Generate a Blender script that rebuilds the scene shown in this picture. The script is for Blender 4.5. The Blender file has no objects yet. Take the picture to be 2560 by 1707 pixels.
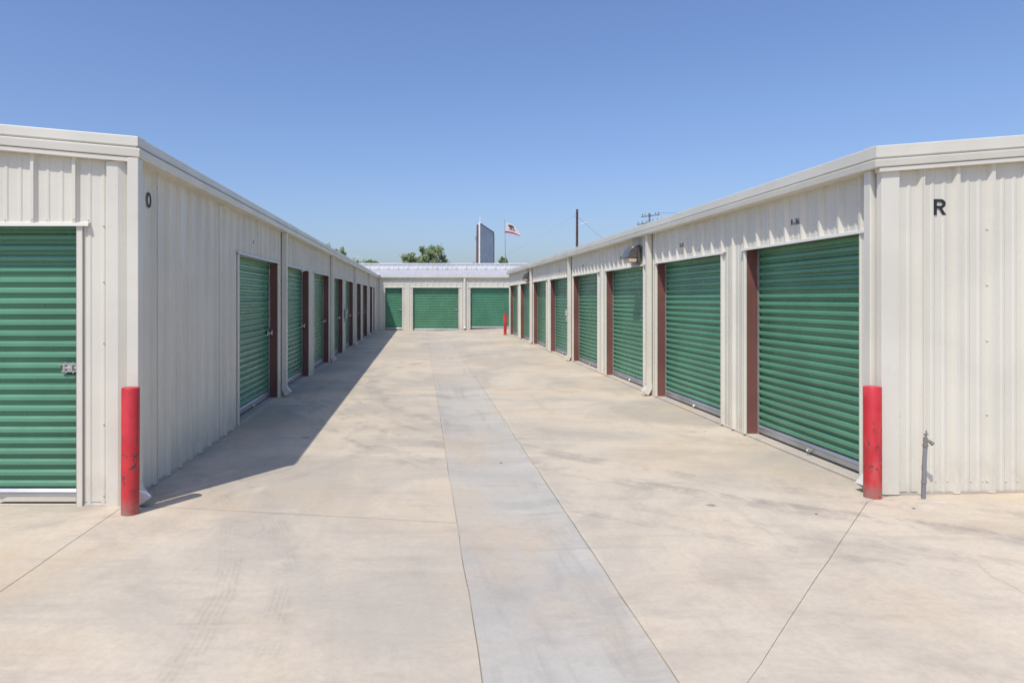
import bpy, bmesh, math, random
from mathutils import Vector, Matrix, noise
random.seed(7)
C = bpy.context.scene
COL = C.collection

# ------------------------------------------------------------------ camera
CAM_H = 1.64
cam = bpy.data.objects.new('camera', bpy.data.cameras.new('camera'))
COL.objects.link(cam)
cam.location = (0, 0, CAM_H)
cam.rotation_euler = (math.radians(90), 0, 0)
cam.data.lens = 24.0
cam.data.sensor_width = 36.0
cam.data.shift_x = 0.0887
cam.data.shift_y = -0.0412
cam.data.clip_start = 0.05
cam.data.clip_end = 3000
C.camera = cam

# ------------------------------------------------------------------ light
SUN_DIR = Vector((0.335, 0.505, -1.0)).normalized()      # the way the light travels
SUN_EL = math.asin(-SUN_DIR.z)
SUN_AZ = math.atan2(-SUN_DIR.x, -SUN_DIR.y)
w = bpy.data.worlds.new('World')
C.world = w
w.use_nodes = True
nt = w.node_tree
bg = nt.nodes['Background']
sky = nt.nodes.new('ShaderNodeTexSky')
sky.sky_type = 'NISHITA'
sky.sun_disc = False
sky.sun_elevation = SUN_EL
sky.sun_rotation = SUN_AZ
sky.altitude = 0
sky.air_density = 1.1
sky.dust_density = 1.8
sky.ozone_density = 3.0
tint = nt.nodes.new('ShaderNodeMix'); tint.data_type = 'RGBA'; tint.blend_type = 'MULTIPLY'
tint.inputs[0].default_value = 1.0
tint.inputs[7].default_value = (.82, .88, 1.08, 1)
nt.links.new(sky.outputs[0], tint.inputs[6])
nt.links.new(tint.outputs[2], bg.inputs[0])
bg.inputs[1].default_value = 0.12
sun = bpy.data.objects.new('sun', bpy.data.lights.new('sun', 'SUN'))
COL.objects.link(sun)
sun.data.energy = 2.95
sun.data.angle = math.radians(0.5)
sun.data.color = (1.0, 0.95, 0.865)
sun.rotation_euler = SUN_DIR.to_track_quat('-Z', 'Y').to_euler()
sun.location = (-6, -10, 20)

C.view_settings.view_transform = 'Standard'
C.view_settings.look = 'None'
C.view_settings.gamma = 1.0
C.view_settings.use_curve_mapping = False
C.view_settings.exposure = 0.30
C.cycles.caustics_reflective = False
C.cycles.caustics_refractive = False
C.cycles.sample_clamp_indirect = 4.0
C.cycles.blur_glossy = 1.0
C.cycles.use_denoising = True
C.cycles.denoising_input_passes = 'RGB_ALBEDO'
C.cycles.denoising_prefilter = 'ACCURATE'

# ------------------------------------------------------------------ materials
def new_mat(name):
    m = bpy.data.materials.new(name)
    m.use_nodes = True
    n = m.node_tree.nodes
    return m, m.node_tree, n['Principled BSDF']

class NG:
    """small helper for node graphs"""
    def __init__(s, nt): s.nt = nt
    def node(s, t, **kw):
        n = s.nt.nodes.new(t)
        for k, v in kw.items(): setattr(n, k, v)
        return n
    def put(s, sock, v):
        if isinstance(v, bpy.types.NodeSocket): s.nt.links.new(v, sock)
        else: sock.default_value = v
    def pos(s): return s.node('ShaderNodeNewGeometry').outputs['Position']
    def mapping(s, vec, scale=(1, 1, 1), rot=(0, 0, 0), loc=(0, 0, 0)):
        m = s.node('ShaderNodeMapping')
        s.put(m.inputs[0], vec)
        m.inputs['Location'].default_value = loc
        m.inputs['Rotation'].default_value = rot
        m.inputs['Scale'].default_value = scale
        return m.outputs[0]
    def noise(s, vec, scale, detail=4, rough=.55, dist=0):
        n = s.node('ShaderNodeTexNoise')
        s.put(n.inputs['Vector'], vec)
        n.inputs['Scale'].default_value = scale
        n.inputs['Detail'].default_value = detail
        n.inputs['Roughness'].default_value = rough
        n.inputs['Distortion'].default_value = dist
        return n.outputs['Fac']
    def rng(s, v, a, b, c=0, d=1):
        n = s.node('ShaderNodeMapRange')
        n.interpolation_type = 'SMOOTHSTEP'
        s.put(n.inputs[0], v)
        for i, q in enumerate((a, b, c, d)): n.inputs[i+1].default_value = q
        return n.outputs[0]
    def math(s, op, a, b=0.0):
        n = s.node('ShaderNodeMath', operation=op)
        s.put(n.inputs[0], a); s.put(n.inputs[1], b)
        return n.outputs[0]
    def mix(s, f, a, b, mode='MIX'):
        n = s.node('ShaderNodeMix', data_type='RGBA', blend_type=mode)
        s.put(n.inputs[0], f); s.put(n.inputs[6], a); s.put(n.inputs[7], b)
        return n.outputs[2]
    def bump(s, h, strength, dist):
        n = s.node('ShaderNodeBump')
        n.inputs['Strength'].default_value = strength
        n.inputs['Distance'].default_value = dist
        s.put(n.inputs['Height'], h)
        return n.outputs[0]

def c4(r, g, b): return (r, g, b, 1.0)

def paint(name, col, rough=.45, var=.06, dirt=.0, dirtcol=(.30, .25, .19), bump=.0, spec=.5, metallic=0, streak=False, splash=0, objcol=False):
    m, t, p = new_mat(name)
    g = NG(t)
    pos = g.pos()
    n1 = g.noise(pos, 1.3, 3)
    dark = tuple(c*(1-var*1.6) for c in col)
    lite = tuple(min(1, c*(1+var)) for c in col)
    c = g.mix(g.rng(n1, .35, .65), c4(*dark), c4(*lite))
    if streak:
        n2 = g.noise(g.mapping(pos, (9, 9, .35)), 1.6, 4, .6)
        c = g.mix(g.rng(n2, .52, .8, 0, dirt), c, c4(*dirtcol))
    elif dirt:
        n2 = g.noise(pos, 6, 5, .65)
        c = g.mix(g.rng(n2, .55, .78, 0, dirt), c, c4(*dirtcol))
    if splash:
        sep = g.node('ShaderNodeSeparateXYZ'); g.put(sep.inputs[0], pos)
        low = g.math('MULTIPLY', g.rng(sep.outputs[2], .55, .03, 0, 1), g.rng(g.noise(g.mapping(pos, (1, 1, .5)), 5, 7, .7), .42, .66))
        c = g.mix(g.math('MULTIPLY', low, splash), c, c4(.40, .32, .23))
        sc2 = g.noise(g.mapping(pos, (1, 1, 1.6), (0, 0, 0), (3, 3, 3)), 9, 6, .75)
        c = g.mix(g.rng(sc2, .66, .74, 0, .25), c, c4(.36, .33, .29))
    if objcol:
        oi = g.node('ShaderNodeObjectInfo')
        c = g.mix(1.0, c, oi.outputs['Color'], 'MULTIPLY')
    t.links.new(c, p.inputs['Base Color'])
    n3 = g.noise(pos, 7, 4)
    t.links.new(g.rng(n3, .3, .7, rough*.85, rough*1.15), p.inputs['Roughness'])
    p.inputs['Metallic'].default_value = metallic
    p.inputs['Specular IOR Level'].default_value = spec
    if bump:
        nb = g.noise(g.mapping(pos, (1, 1, .5)), 2.2, 2)
        t.links.new(g.bump(nb, bump, .02), p.inputs['Normal'])
    return m

def concrete(name, warm, grey, arcs=(), wear=1.0, flow=False):
    m, t, p = new_mat(name)
    g = NG(t)
    pos = g.pos()
    sep = g.node('ShaderNodeSeparateXYZ'); g.put(sep.inputs[0], pos)
    X, Y = sep.outputs[0], sep.outputs[1]
    k = lambda c, f: c4(*[min(1, v*f) for v in c])
    big = g.noise(pos, .33, 6, .62, .8)
    blot = g.noise(g.mapping(pos, (1, 1.3, 1), (0, 0, .4)), 1.25, 9, .70, .5)
    fine = g.noise(pos, 26, 6, .75)
    c = g.mix(g.rng(big, .40, .60), k(warm, 1.03), k(grey, .97))
    c = g.mix(g.rng(blot, .47, .70, 0, .60*wear), c, k(grey, .80))
    c = g.mix(g.rng(blot, .46, .30, 0, .55), c, k(warm, 1.09))
    # sweep and squeegee streaks
    sm = g.noise(g.mapping(pos, (.55, 4.5, 1), (0, 0, -.06)), 1.3, 8, .70, .4)
    c = g.mix(g.rng(sm, .50, .70, 0, .34*wear), c, k(grey, .78))
    s2 = g.noise(g.mapping(pos, (3.4, .35, 1), (0, 0, .10), (4, 1, 0)), 1.2, 8, .68, .5)
    c = g.mix(g.rng(s2, .52, .72, 0, (.50 if flow else .26)*wear), c, k(grey, .76))
    c = g.mix(g.rng(s2, .44, .30, 0, (.35 if flow else .15)), c, k(warm, 1.10))
    # rust-yellow wash left by run-off, mostly by the walls
    wash = g.noise(g.mapping(pos, (1, .8, 1), (0, 0, 0), (7, 3, 0)), .75, 6, .62)
    near = g.rng(g.math('ABSOLUTE', g.math('SUBTRACT', X, .7)), 1.6, 3.6, .45, 1)
    c = g.mix(g.math('MULTIPLY', g.rng(wash, .46, .70, 0, .62*wear), near), c, c4(.60, .44, .265))
    # small oil drips, some lying in clusters
    vor = g.node('ShaderNodeTexVoronoi'); g.put(vor.inputs['Vector'], g.mapping(pos, (1.0, 1.0, 0)))
    vor.inputs['Scale'].default_value = 1.15
    rag = g.math('MULTIPLY', g.math('SUBTRACT', g.noise(pos, 16, 4), .5), .09)
    spn = g.math('ADD', vor.outputs['Distance'], rag)
    pick = g.rng(g.noise(g.mapping(pos, (1, 1, 1), (0, 0, 0), (11, 5, 0)), .7, 2), .50, .56)
    c = g.mix(g.math('MULTIPLY', g.rng(spn, .062, .030, 0, .62), pick), c, c4(.15, .135, .12))
    # tyre marks: rubber laid down in arcs, broken up, with the ribs of the tread
    wobn = g.noise(pos, 1.1, 4)
    brk = g.rng(g.noise(g.mapping(pos, (1.6, 1.2, 1)), 1.5, 8, .74), .44, .60)
    for (cx, cy, r, wd, am) in arcs:
        dx = g.math('SUBTRACT', X, cx); dy = g.math('SUBTRACT', Y, cy)
        d = g.math('SQRT', g.math('ADD', g.math('MULTIPLY', dx, dx), g.math('MULTIPLY', dy, dy)))
        d = g.math('ADD', d, g.math('MULTIPLY', wobn, .12))
        e = g.math('ABSOLUTE', g.math('SUBTRACT', d, r))
        tread = g.rng(g.math('SINE', g.math('MULTIPLY', d, 190.0)), -.6, .6, .45, 1)
        mk = g.math('MULTIPLY', g.math('MULTIPLY', g.rng(e, wd, wd*.55, 0, am), brk), tread)
        c = g.mix(mk, c, c4(.17, .155, .145))
    # hairline cracks
    vc = g.node('ShaderNodeTexVoronoi', feature='DISTANCE_TO_EDGE')
    wv = g.node('ShaderNodeVectorMath', operation='ADD')
    nz = g.node('ShaderNodeTexNoise'); g.put(nz.inputs['Vector'], pos); nz.inputs['Scale'].default_value = 1.7; nz.inputs['Detail'].default_value = 7
    sc_ = g.node('ShaderNodeVectorMath', operation='SCALE'); g.put(sc_.inputs[0], nz.outputs['Color']); sc_.inputs['Scale'].default_value = .45
    g.put(wv.inputs[0], g.mapping(pos, (1, 1, 0))); g.put(wv.inputs[1], sc_.outputs[0])
    g.put(vc.inputs['Vector'], wv.outputs[0]); vc.inputs['Scale'].default_value = .30
    cm = g.rng(g.noise(g.mapping(pos, (1, 1, 1), (0, 0, 0), (2, 8, 0)), .45, 3), .52, .60)
    c = g.mix(g.math('MULTIPLY', g.rng(vc.outputs['Distance'], .0028, .0010, 0, .32*wear), cm), c, k(grey, .45))
    # grain
    c = g.mix(g.rng(fine, .36, .68, 0, .24), c, k(grey, .74))
    spk = g.noise(pos, 140, 3, .7)
    c = g.mix(g.rng(spk, .60, .70, 0, .40), c, k(grey, .55))
    c = g.mix(g.rng(spk, .38, .30, 0, .30), c, k(warm, 1.2))
    t.links.new(c, p.inputs['Base Color'])
    p.inputs['Roughness'].default_value = .88
    p.inputs['Specular IOR Level'].default_value = .25
    hb = g.math('ADD', g.math('MULTIPLY', fine, .6), g.math('MULTIPLY', blot, .9))
    t.links.new(g.bump(hb, .25, .012), p.inputs['Normal'])
    return m

ARCS = [(-4.6, 8.6, 3.9, .10, .26), (-4.6, 8.6, 4.22, .07, .22), (-7.0, 3.0, 6.0, .10, .22), (-7.0, 3.0, 6.34, .10, .20),
        (8.4, 13.5, 9.4, .17, .36), (8.4, 13.5, 9.85, .09, .32), (10.5, 16.5, 13.6, .16, .38), (10.5, 16.5, 14.2, .15, .32), (7.0, 12.0, 8.9, .08, .34)]
M = {}
M['slab'] = concrete('slab_concrete', (.60, .515, .395), (.485, .432, .352), ARCS)
M['gutter_grey'] = concrete('gutter_grey_concrete', (.51, .475, .405), (.455, .43, .38), ARCS[:4], 1.5, True)
M['gutter_warm'] = concrete('gutter_warm_concrete', (.565, .49, .39), (.50, .45, .375), ARCS[:4], 1.2, True)
M['joint'] = paint('joint_dirt', (.40, .34, .275), .95, .3)
M['foundation'] = concrete('foundation_concrete', (.57, .50, .41), (.51, .46, .39))
M['earth'] = paint('dry_earth', (.26, .22, .17), .95, .25, .5)
M['wall'] = paint('cream_wall_paint', (.668, .642, .552), .40, .025, .10, (.44, .385, .30), .14, .45, 0, True, .30)
M['trim'] = paint('cream_trim_paint', (.672, .646, .56), .38, .03, .12, (.42, .37, .29), .06, .45, 0, False, .2)
M['white_trim'] = paint('white_trim_paint', (.67, .645, .59), .38, .03, .12, (.45, .38, .33), 0, .5)
M['white_wall'] = paint('white_parapet_paint', (.68, .685, .70), .5, .03, .10, (.5, .5, .5), 0, .4, 0, True)
M['roof'] = paint('pale_roof_paint', (.53, .515, .49), .45, .05, .18, (.42, .41, .40))
M['green'] = paint('green_door_paint', (.098, .29, .175), .31, .06, 0, (.14, .28, .19), .0, .6, 0, False, 0, True)
M['jamb'] = paint('red_brown_primer', (.19, .078, .066), .55, .10, .5, (.27, .10, .06), .0, .4, 0, True)
M['galv'] = paint('galvanised_steel', (.44, .45, .46), .42, .08, .25, (.34, .33, .32), 0, .5, .55)
M['chrome'] = paint('bright_steel', (.66, .65, .64), .22, .06, .2, (.3, .28, .26), 0, .5, .9)
M['darksteel'] = paint('dark_steel', (.10, .10, .10), .5, .15)
M['black'] = paint('black_lettering', (.022, .022, .028), .55, .1)
M['bronze'] = paint('bronze_hood', (.12, .112, .105), .26, .12, .25, (.16, .14, .12), 0, .6)
M['lens'] = paint('amber_lens', (.62, .52, .36), .3, .08)
M['boxgrey'] = paint('grey_box_paint', (.43, .44, .45), .45, .06, .2)
M['boxbeige'] = paint('beige_box_paint', (.52, .50, .40), .45, .06, .2)
M['white'] = paint('white_enamel', (.80, .80, .80), .35, .02)
M['column'] = paint('brown_column_paint', (.20, .105, .085), .6, .1, .3)
M['signface'] = paint('blue_grey_sign_face', (.30, .355, .46), .35, .16, .55, (.40, .41, .38), 0, .5, 0, False)  # mottling stands for faded marks and for a reflection painted into the colour
M['signframe'] = paint('dark_sign_frame', (.07, .09, .13), .5, .1)
M['wood'] = paint('creosoted_wood', (.14, .075, .06), .85, .2, .5, (.08, .045, .04), 0, .3, 0, True)
M['oldwood'] = paint('weathered_wood', (.25, .23, .19), .85, .2, .4)
M['cable'] = paint('cable_black', (.09, .09, .10), .7, .1)
M['flagwhite'] = paint('flag_white_cloth', (.80, .79, .78), .9, .02)
M['flagred'] = paint('flag_red_cloth', (.62, .045, .06), .9, .05)
M['flagbrown'] = paint('flag_brown_cloth', (.15, .085, .06), .9, .2)
M['flaggreen'] = paint('flag_green_cloth', (.06, .13, .07), .9, .2)
M['bark'] = paint('bark', (.11, .085, .065), .9, .25, .3)
M['polished'] = paint('polished_steel', (.88, .87, .86), .16, .04, 0, (.3, .3, .3), 0, .5, .85)
M['pipe'] = paint('weathered_pipe', (.21, .215, .22), .5, .1, .3)
M['darkpipe'] = paint('tarnished_brass', (.19, .175, .15), .5, .15, .3)
M['pebble'] = paint('dark_stone', (.10, .09, .085), .9, .2)

def leaf_mat(name, a, b):
    m, t, p = new_mat(name)
    g = NG(t); pos = g.pos()
    n = g.noise(pos, 2.0, 3)
    n2 = g.noise(pos, 9, 2)
    c = g.mix(g.rng(n, .38, .62), c4(*a), c4(*b))
    c = g.mix(g.rng(n2, .5, .75, 0, .4), c, c4(b[0]*1.4, b[1]*1.3, b[2]))
    t.links.new(c, p.inputs['Base Color'])
    p.inputs['Roughness'].default_value = .55
    p.inputs['Subsurface Weight'].default_value = 0
    tr = t.nodes.new('ShaderNodeBsdfTranslucent'); t.links.new(c, tr.inputs[0])
    mx = t.nodes.new('ShaderNodeMixShader'); mx.inputs[0].default_value = .42
    out = t.nodes['Material Output']
    t.links.new(p.outputs[0], mx.inputs[1]); t.links.new(tr.outputs[0], mx.inputs[2]); t.links.new(mx.outputs[0], out.inputs[0])
    return m
M['leaf'] = leaf_mat('grey_green_leaf', (.27, .34, .18), (.43, .52, .29))
M['leafbright'] = leaf_mat('fresh_green_leaf', (.17, .26, .08), (.31, .42, .15))

def red_paint():
    m, t, p = new_mat('chipped_red_paint')
    g = NG(t)
    oi = g.node('ShaderNodeTexCoord').outputs['Object']
    pos = g.pos()
    n = g.noise(pos, 3, 4)
    c = g.mix(g.rng(n, .35, .65), c4(.47, .022, .028), c4(.60, .035, .042))
    fade = g.noise(g.mapping(pos, (1, 1, .35)), 11, 4, .6)
    c = g.mix(g.rng(fade, .52, .75, 0, .45), c, c4(.64, .12, .11))
    sep = g.node('ShaderNodeSeparateXYZ'); g.put(sep.inputs[0], oi)
    # scrapes: a band of chips down to bare steel on the lower half
    band = g.math('MULTIPLY', g.rng(sep.outputs[2], .08, .30), g.rng(sep.outputs[2], .78, .5))
    chips = g.noise(g.mapping(pos, (1.2, 1.2, .8), (0, 0, 0), (3.1, .4, 0)), 17, 5, .62, .5)
    k = g.math('MULTIPLY', g.rng(chips, .58, .615), g.math('ADD', g.math('MULTIPLY', band, .95), .04))
    c = g.mix(k, c, c4(.085, .055, .05))
    # grime splashed up at the foot
    foot = g.math('MULTIPLY', g.rng(sep.outputs[2], .16, .0, 0, 1), g.rng(g.noise(pos, 14, 5), .32, .55))
    c = g.mix(foot, c, c4(.30, .16, .13))
    t.links.new(c, p.inputs['Base Color'])
    t.links.new(g.rng(k, 0, 1, .42, .85), p.inputs['Roughness'])
    t.links.new(g.bump(g.math('SUBTRACT', g.math('MULTIPLY', n, .3), k), .35, .004), p.inputs['Normal'])
    return m
M['red'] = red_paint()

# ------------------------------------------------------------------ helpers
class MB:
    def __init__(s): s.v = []; s.f = []
    def poly(s, pts):
        b = len(s.v); s.v += [tuple(p) for p in pts]; s.f.append(tuple(range(b, b+len(pts))))
    def grid(s, rows, closed=False):
        b = len(s.v); n = len(rows[0])
        for r in rows: s.v += [tuple(p) for p in r]
        for i in range(len(rows)-1):
            for j in range(n if closed else n-1):
                k = (j+1) % n
                s.f.append((b+i*n+j, b+i*n+k, b+(i+1)*n+k, b+(i+1)*n+j))
    def loft(s, a, b):
        """closed solid between two matching closed rings"""
        s.grid([a, b], True); s.poly(a); s.poly(list(reversed(b)))
    def box(s, fr, u0, u1, d0, d1, z0, z1):
        a = [fr(u0, d0, z0), fr(u0, d1, z0), fr(u0, d1, z1), fr(u0, d0, z1)]
        b = [fr(u1, d0, z0), fr(u1, d1, z0), fr(u1, d1, z1), fr(u1, d0, z1)]
        s.loft(a, b)
    def tube(s, pts, radii, n=10, caps=True):
        pts = [Vector(p) for p in pts]
        if not hasattr(radii, '__len__'): radii = [radii]*len(pts)
        rows = []
        for i, p in enumerate(pts):
            d = (pts[min(i+1, len(pts)-1)] - pts[max(i-1, 0)]).normalized()
            a = d.cross(Vector((0, 0, 1)) if abs(d.z) < .95 else Vector((1, 0, 0))).normalized()
            b = d.cross(a)
            rows.append([p + radii[i]*(math.cos(2*math.pi*k/n)*a + math.sin(2*math.pi*k/n)*b) for k in range(n)])
        s.grid(rows, True)
        if caps: s.poly(rows[0]); s.poly(list(reversed(rows[-1])))
    def build(s, name, mat, parent=None, smooth=False, bevel=0, base=None, matrix=None):
        me = bpy.data.meshes.new(name)
        v = s.v
        if base is not None:
            b = Vector(base); v = [tuple(Vector(q)-b) for q in v]
        me.from_pydata(v, [], s.f)
        bm = bmesh.new(); bm.from_mesh(me)
        bmesh.ops.remove_doubles(bm, verts=bm.verts, dist=1e-5)
        bmesh.ops.recalc_face_normals(bm, faces=bm.faces)
        bm.to_mesh(me); bm.free()
        me.materials.append(mat)
        if smooth:
            me.polygons.foreach_set('use_smooth', [True]*len(me.polygons))
            me.set_sharp_from_angle(angle=math.radians(38))
        o = bpy.data.objects.new(name, me); COL.objects.link(o)
        if base is not None: o.location = base
        if parent is not None: adopt(o, parent)
        if bevel:
            md = o.modifiers.new('bevel', 'BEVEL'); md.width = bevel; md.segments = 2; md.limit_method = 'ANGLE'
        return o

def origin_of(o):
    m = Vector((0, 0, 0))
    while o is not None:
        m = m + o.location + o.matrix_parent_inverse.translation; o = o.parent
    return m
def adopt(o, parent):
    o.parent = parent
    o.matrix_parent_inverse = Matrix.Translation(-origin_of(parent))
def tag(o, label, cat=None, group=None, kind=None):
    if label: o['label'] = label
    if cat: o['category'] = cat
    if group: o['group'] = group
    if kind: o['kind'] = kind
    return o
def thing(name, loc, label, cat, group=None):
    o = bpy.data.objects.new(name, None); COL.objects.link(o); o.location = loc
    o.empty_display_size = .2
    return tag(o, label, cat, group)

def frame(O, U, N):
    O, U, N = Vector(O), Vector(U), Vector(N)
    f = lambda u, d, z: O + u*U + d*N + Vector((0, 0, z))
    f.U, f.N, f.O = U, N, O
    return f
WORLD = lambda u, d, z: Vector((u, d, z))
WORLD.U, WORLD.N, WORLD.O = Vector((1, 0, 0)), Vector((0, 1, 0)), Vector((0, 0, 0))

def sstep(t):
    t = max(0, min(1, t)); return t*t*(3-2*t)
def zg(x, y):
    """height of the concrete: the yard drains to the gutter down the middle"""
    s = sstep((y-6)/24)
    if x > 1.14:
        r = .025 + .075*s
        return r*min(1, (x-1.14)/2.71) + (max(0, x-3.85)*.02)
    if x < .262:
        return (.02+.02*s)*min(1, (.262-x)/2.6)
    return -.022*math.sin(math.pi*(x-.262)/.878)

# ------------------------------------------------------------------ setting: ground and paving
def sheet(name, poly, mat, parent=None, dz=0, step=.75, skirt=.0, kind=None):
    bm = bmesh.new()
    bm.faces.new([bm.verts.new((x, y, 0)) for x, y in poly])
    xs = [p[0] for p in poly]; ys = [p[1] for p in poly]
    for ax, lo, hi in ((0, min(xs), max(xs)), (1, min(ys), max(ys))):
        cuts = [lo + step*(i+1) for i in range(int((hi-lo)/step))]
        if ax == 0: cuts += [.262, .372, .482, .592, .70, .81, .92, 1.03, 1.14, 3.85]
        for c in cuts:
            if lo+.02 < c < hi-.02:
                co = Vector((c, 0, 0)) if ax == 0 else Vector((0, c, 0))
                no = Vector((1, 0, 0)) if ax == 0 else Vector((0, 1, 0))
                bmesh.ops.bisect_plane(bm, geom=bm.verts[:]+bm.edges[:]+bm.faces[:], plane_co=co, plane_no=no)
    if skirt:
        be = [e for e in bm.edges if e.is_boundary]
        top = set(bm.verts)
        r = bmesh.ops.extrude_edge_only(bm, edges=be)
        low = set(v for v in r['geom'] if isinstance(v, bmesh.types.BMVert))
    else: low = set()
    for v in bm.verts:
        v.co.z = zg(v.co.x, v.co.y) + dz - (skirt if v in low else 0)
    bmesh.ops.recalc_face_normals(bm, faces=bm.faces)
    me = bpy.data.meshes.new(name); bm.to_mesh(me); bm.free()
    me.materials.append(mat)
    o = bpy.data.objects.new(name, me); COL.objects.link(o)
    if parent: adopt(o, parent)
    if kind: o['kind'] = kind
    return o

gm = MB()
gm.poly([(-900, -300, -.30), (900, -300, -.30), (900, 1500, -.30), (-900, 1500, -.30)])
g_ = gm.build('ground', M['earth']); g_['kind'] = 'structure'; g_['label'] = 'dry bare earth around the storage yard'

drive = sheet('driveway', [(-14, -8), (16, -8), (16, 36), (-14, 36)], M['joint'], None, -.006, 1.0, .02, 'structure')
drive['label'] = 'pale concrete driveway between the rows of storage units'
J = .0028
def rect(x0, x1, y0, y1): return [(x0+J, y0+J), (x1-J, y0+J), (x1-J, y1-J), (x0+J, y1-J)]
def wob(poly, seg=.3, amp=.009):
    """old saw cuts and cold joints are never ruler straight"""
    out = []
    for i, a in enumerate(poly):
        b = poly[(i+1) % len(poly)]
        L = math.hypot(b[0]-a[0], b[1]-a[1]); n = max(1, int(L/seg))
        for k in range(n):
            t = k/n
            x, y = a[0]+(b[0]-a[0])*t, a[1]+(b[1]-a[1])*t
            q = 0 if k == 0 else 1
            out.append((x + q*amp*noise.noise(Vector((x*2.1, y*2.1, 3))), y + q*amp*noise.noise(Vector((x*2.1, y*2.1, 9)))))
    return out
sheet('slab', wob([(-2.335+J, -8), (.262-J, -8), (.262-J, 5.002), (-2.335+J, 5.372)]), M['slab'], drive, 0, .75, .03)
sheet('slab', wob([(-2.335+J, 5.388), (.262-J, 5.018), (.262-J, 32.4), (.262-J, 35.6), (-2.335+J, 35.6)]), M['slab'], drive, 0, .75, .03)
sheet('slab', wob([(-14, -8), (-2.335-J, -8), (-2.335-J, 5.36-J), (-14, 5.36-J)]), M['slab'], drive, 0, 1.0, .03)
sheet('slab', wob([(1.1054+J*1.4, 2.585+J*.5), (3.57-J, 5.46+J*.5), (3.86, 5.63), (3.86, 29.6), (3.86, 35.6), (1.14+J, 35.6), (1.138+J*1.2, 12.9), (1.115+J*1.4, 5.93)]), M['slab'], drive, 0, .75, .03)
sheet('slab', wob([(1.075+J*1.4, -8), (16, -8), (16, 5.64), (3.86, 5.62), (3.57+J*.5, 5.46-J*.5), (1.1054+J*1.4, 2.585-J*.5)]), M['slab'], drive, 0, 1.0, .03)
sheet('slab', wob(rect(3.86, 16, 29.66, 35.6)), M['slab'], drive, 0, 1.0, .03)
sheet('slab', wob(rect(.262, 1.14, 32.4, 35.6)), M['slab'], drive, 0, .75, .03)
for (a, b, mt, xa, xb) in ((-8, 5.93, 'gutter_grey', 1.075, 1.115), (5.93, 12.9, 'gutter_grey', 1.115, 1.138), (12.9, 32.4, 'gutter_warm', 1.138, 1.14)):
    o = sheet('gutter_slab', wob([(.262+J, a+.002), (.70, a+.002), (xa-J, a+.002), (xb-J, b-.002), (.70, b-.002), (.262+J, b-.002)]), M[mt], drive, 0, .22, .03)
    if mt == 'gutter_warm': o['label'] = 'warmer toned far length of the drainage gutter'

# ------------------------------------------------------------------ corrugated wall panels
RIB_H = .034
def profile(a, b, phase, pitch):
    """(u, d) outline of rib panel between u=a and u=b"""
    pts = []
    k0 = math.floor((a-phase)/pitch)-1; k1 = math.ceil((b-phase)/pitch)+1
    for k in range(k0, k1+1):
        c = phase + k*pitch
        pts += [(c-.034, 0), (c-.013, RIB_H), (c+.013, RIB_H), (c+.034, 0)]
        for q in (1/3, 2/3):
            m = c + pitch*q
            pts += [(m-.019, 0), (m-.009, .006), (m+.009, .006), (m+.019, 0)]
    def at(u):
        for (p, q) in zip(pts, pts[1:]):
            if p[0] <= u <= q[0]:
                return p[1] + (q[1]-p[1])*(u-p[0])/(q[0]-p[0]+1e-9)
        return 0
    return [(a, at(a))] + [p for p in pts if a+.002 < p[0] < b-.002] + [(b, at(b))]

def wall_panels(parent, fr, a, b, z0, z1, phase, pitch, mat='wall', name='wall_panel', sheets=3):
    """sheets of rib panel, lapped at a rib; z0, z1 numbers or functions of u"""
    f0 = z0 if callable(z0) else (lambda u: z0)
    f1 = z1 if callable(z1) else (lambda u: z1)
    W = pitch*sheets
    k = math.floor((a-phase)/W)
    edges = [a]
    while True:
        k += 1; e = phase + k*W
        if e >= b-.06: break
        if e > a+.06: edges.append(e)
    edges.append(b)
    for i, (p, q) in enumerate(zip(edges, edges[1:])):
        off = .0012*(i % 2)
        lap = .015 if i < len(edges)-2 else 0
        pr = profile(p, q+lap, phase, pitch)
        m = MB()
        m.grid([[fr(u, d+off, f0(u)) for u, d in pr], [fr(u, d+off, f1(u)) for u, d in pr]])
        m.build(name, M[mat], parent)

def screws(parent, fr, lst, r=.008):
    m = MB()
    for (u, d, z) in lst:
        ring = [fr(u+r*math.cos(t), d, z+r*math.sin(t)) for t in [i*math.pi/3 for i in range(6)]]
        ring2 = [fr(u+r*.6*math.cos(t), d+.007, z+r*.6*math.sin(t)) for t in [i*math.pi/3 for i in range(6)]]
        m.grid([ring, ring2], True); m.poly(ring2)
    o = m.build('screw_head', M['trim'], parent); o['kind'] = 'stuff'
    return o

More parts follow.
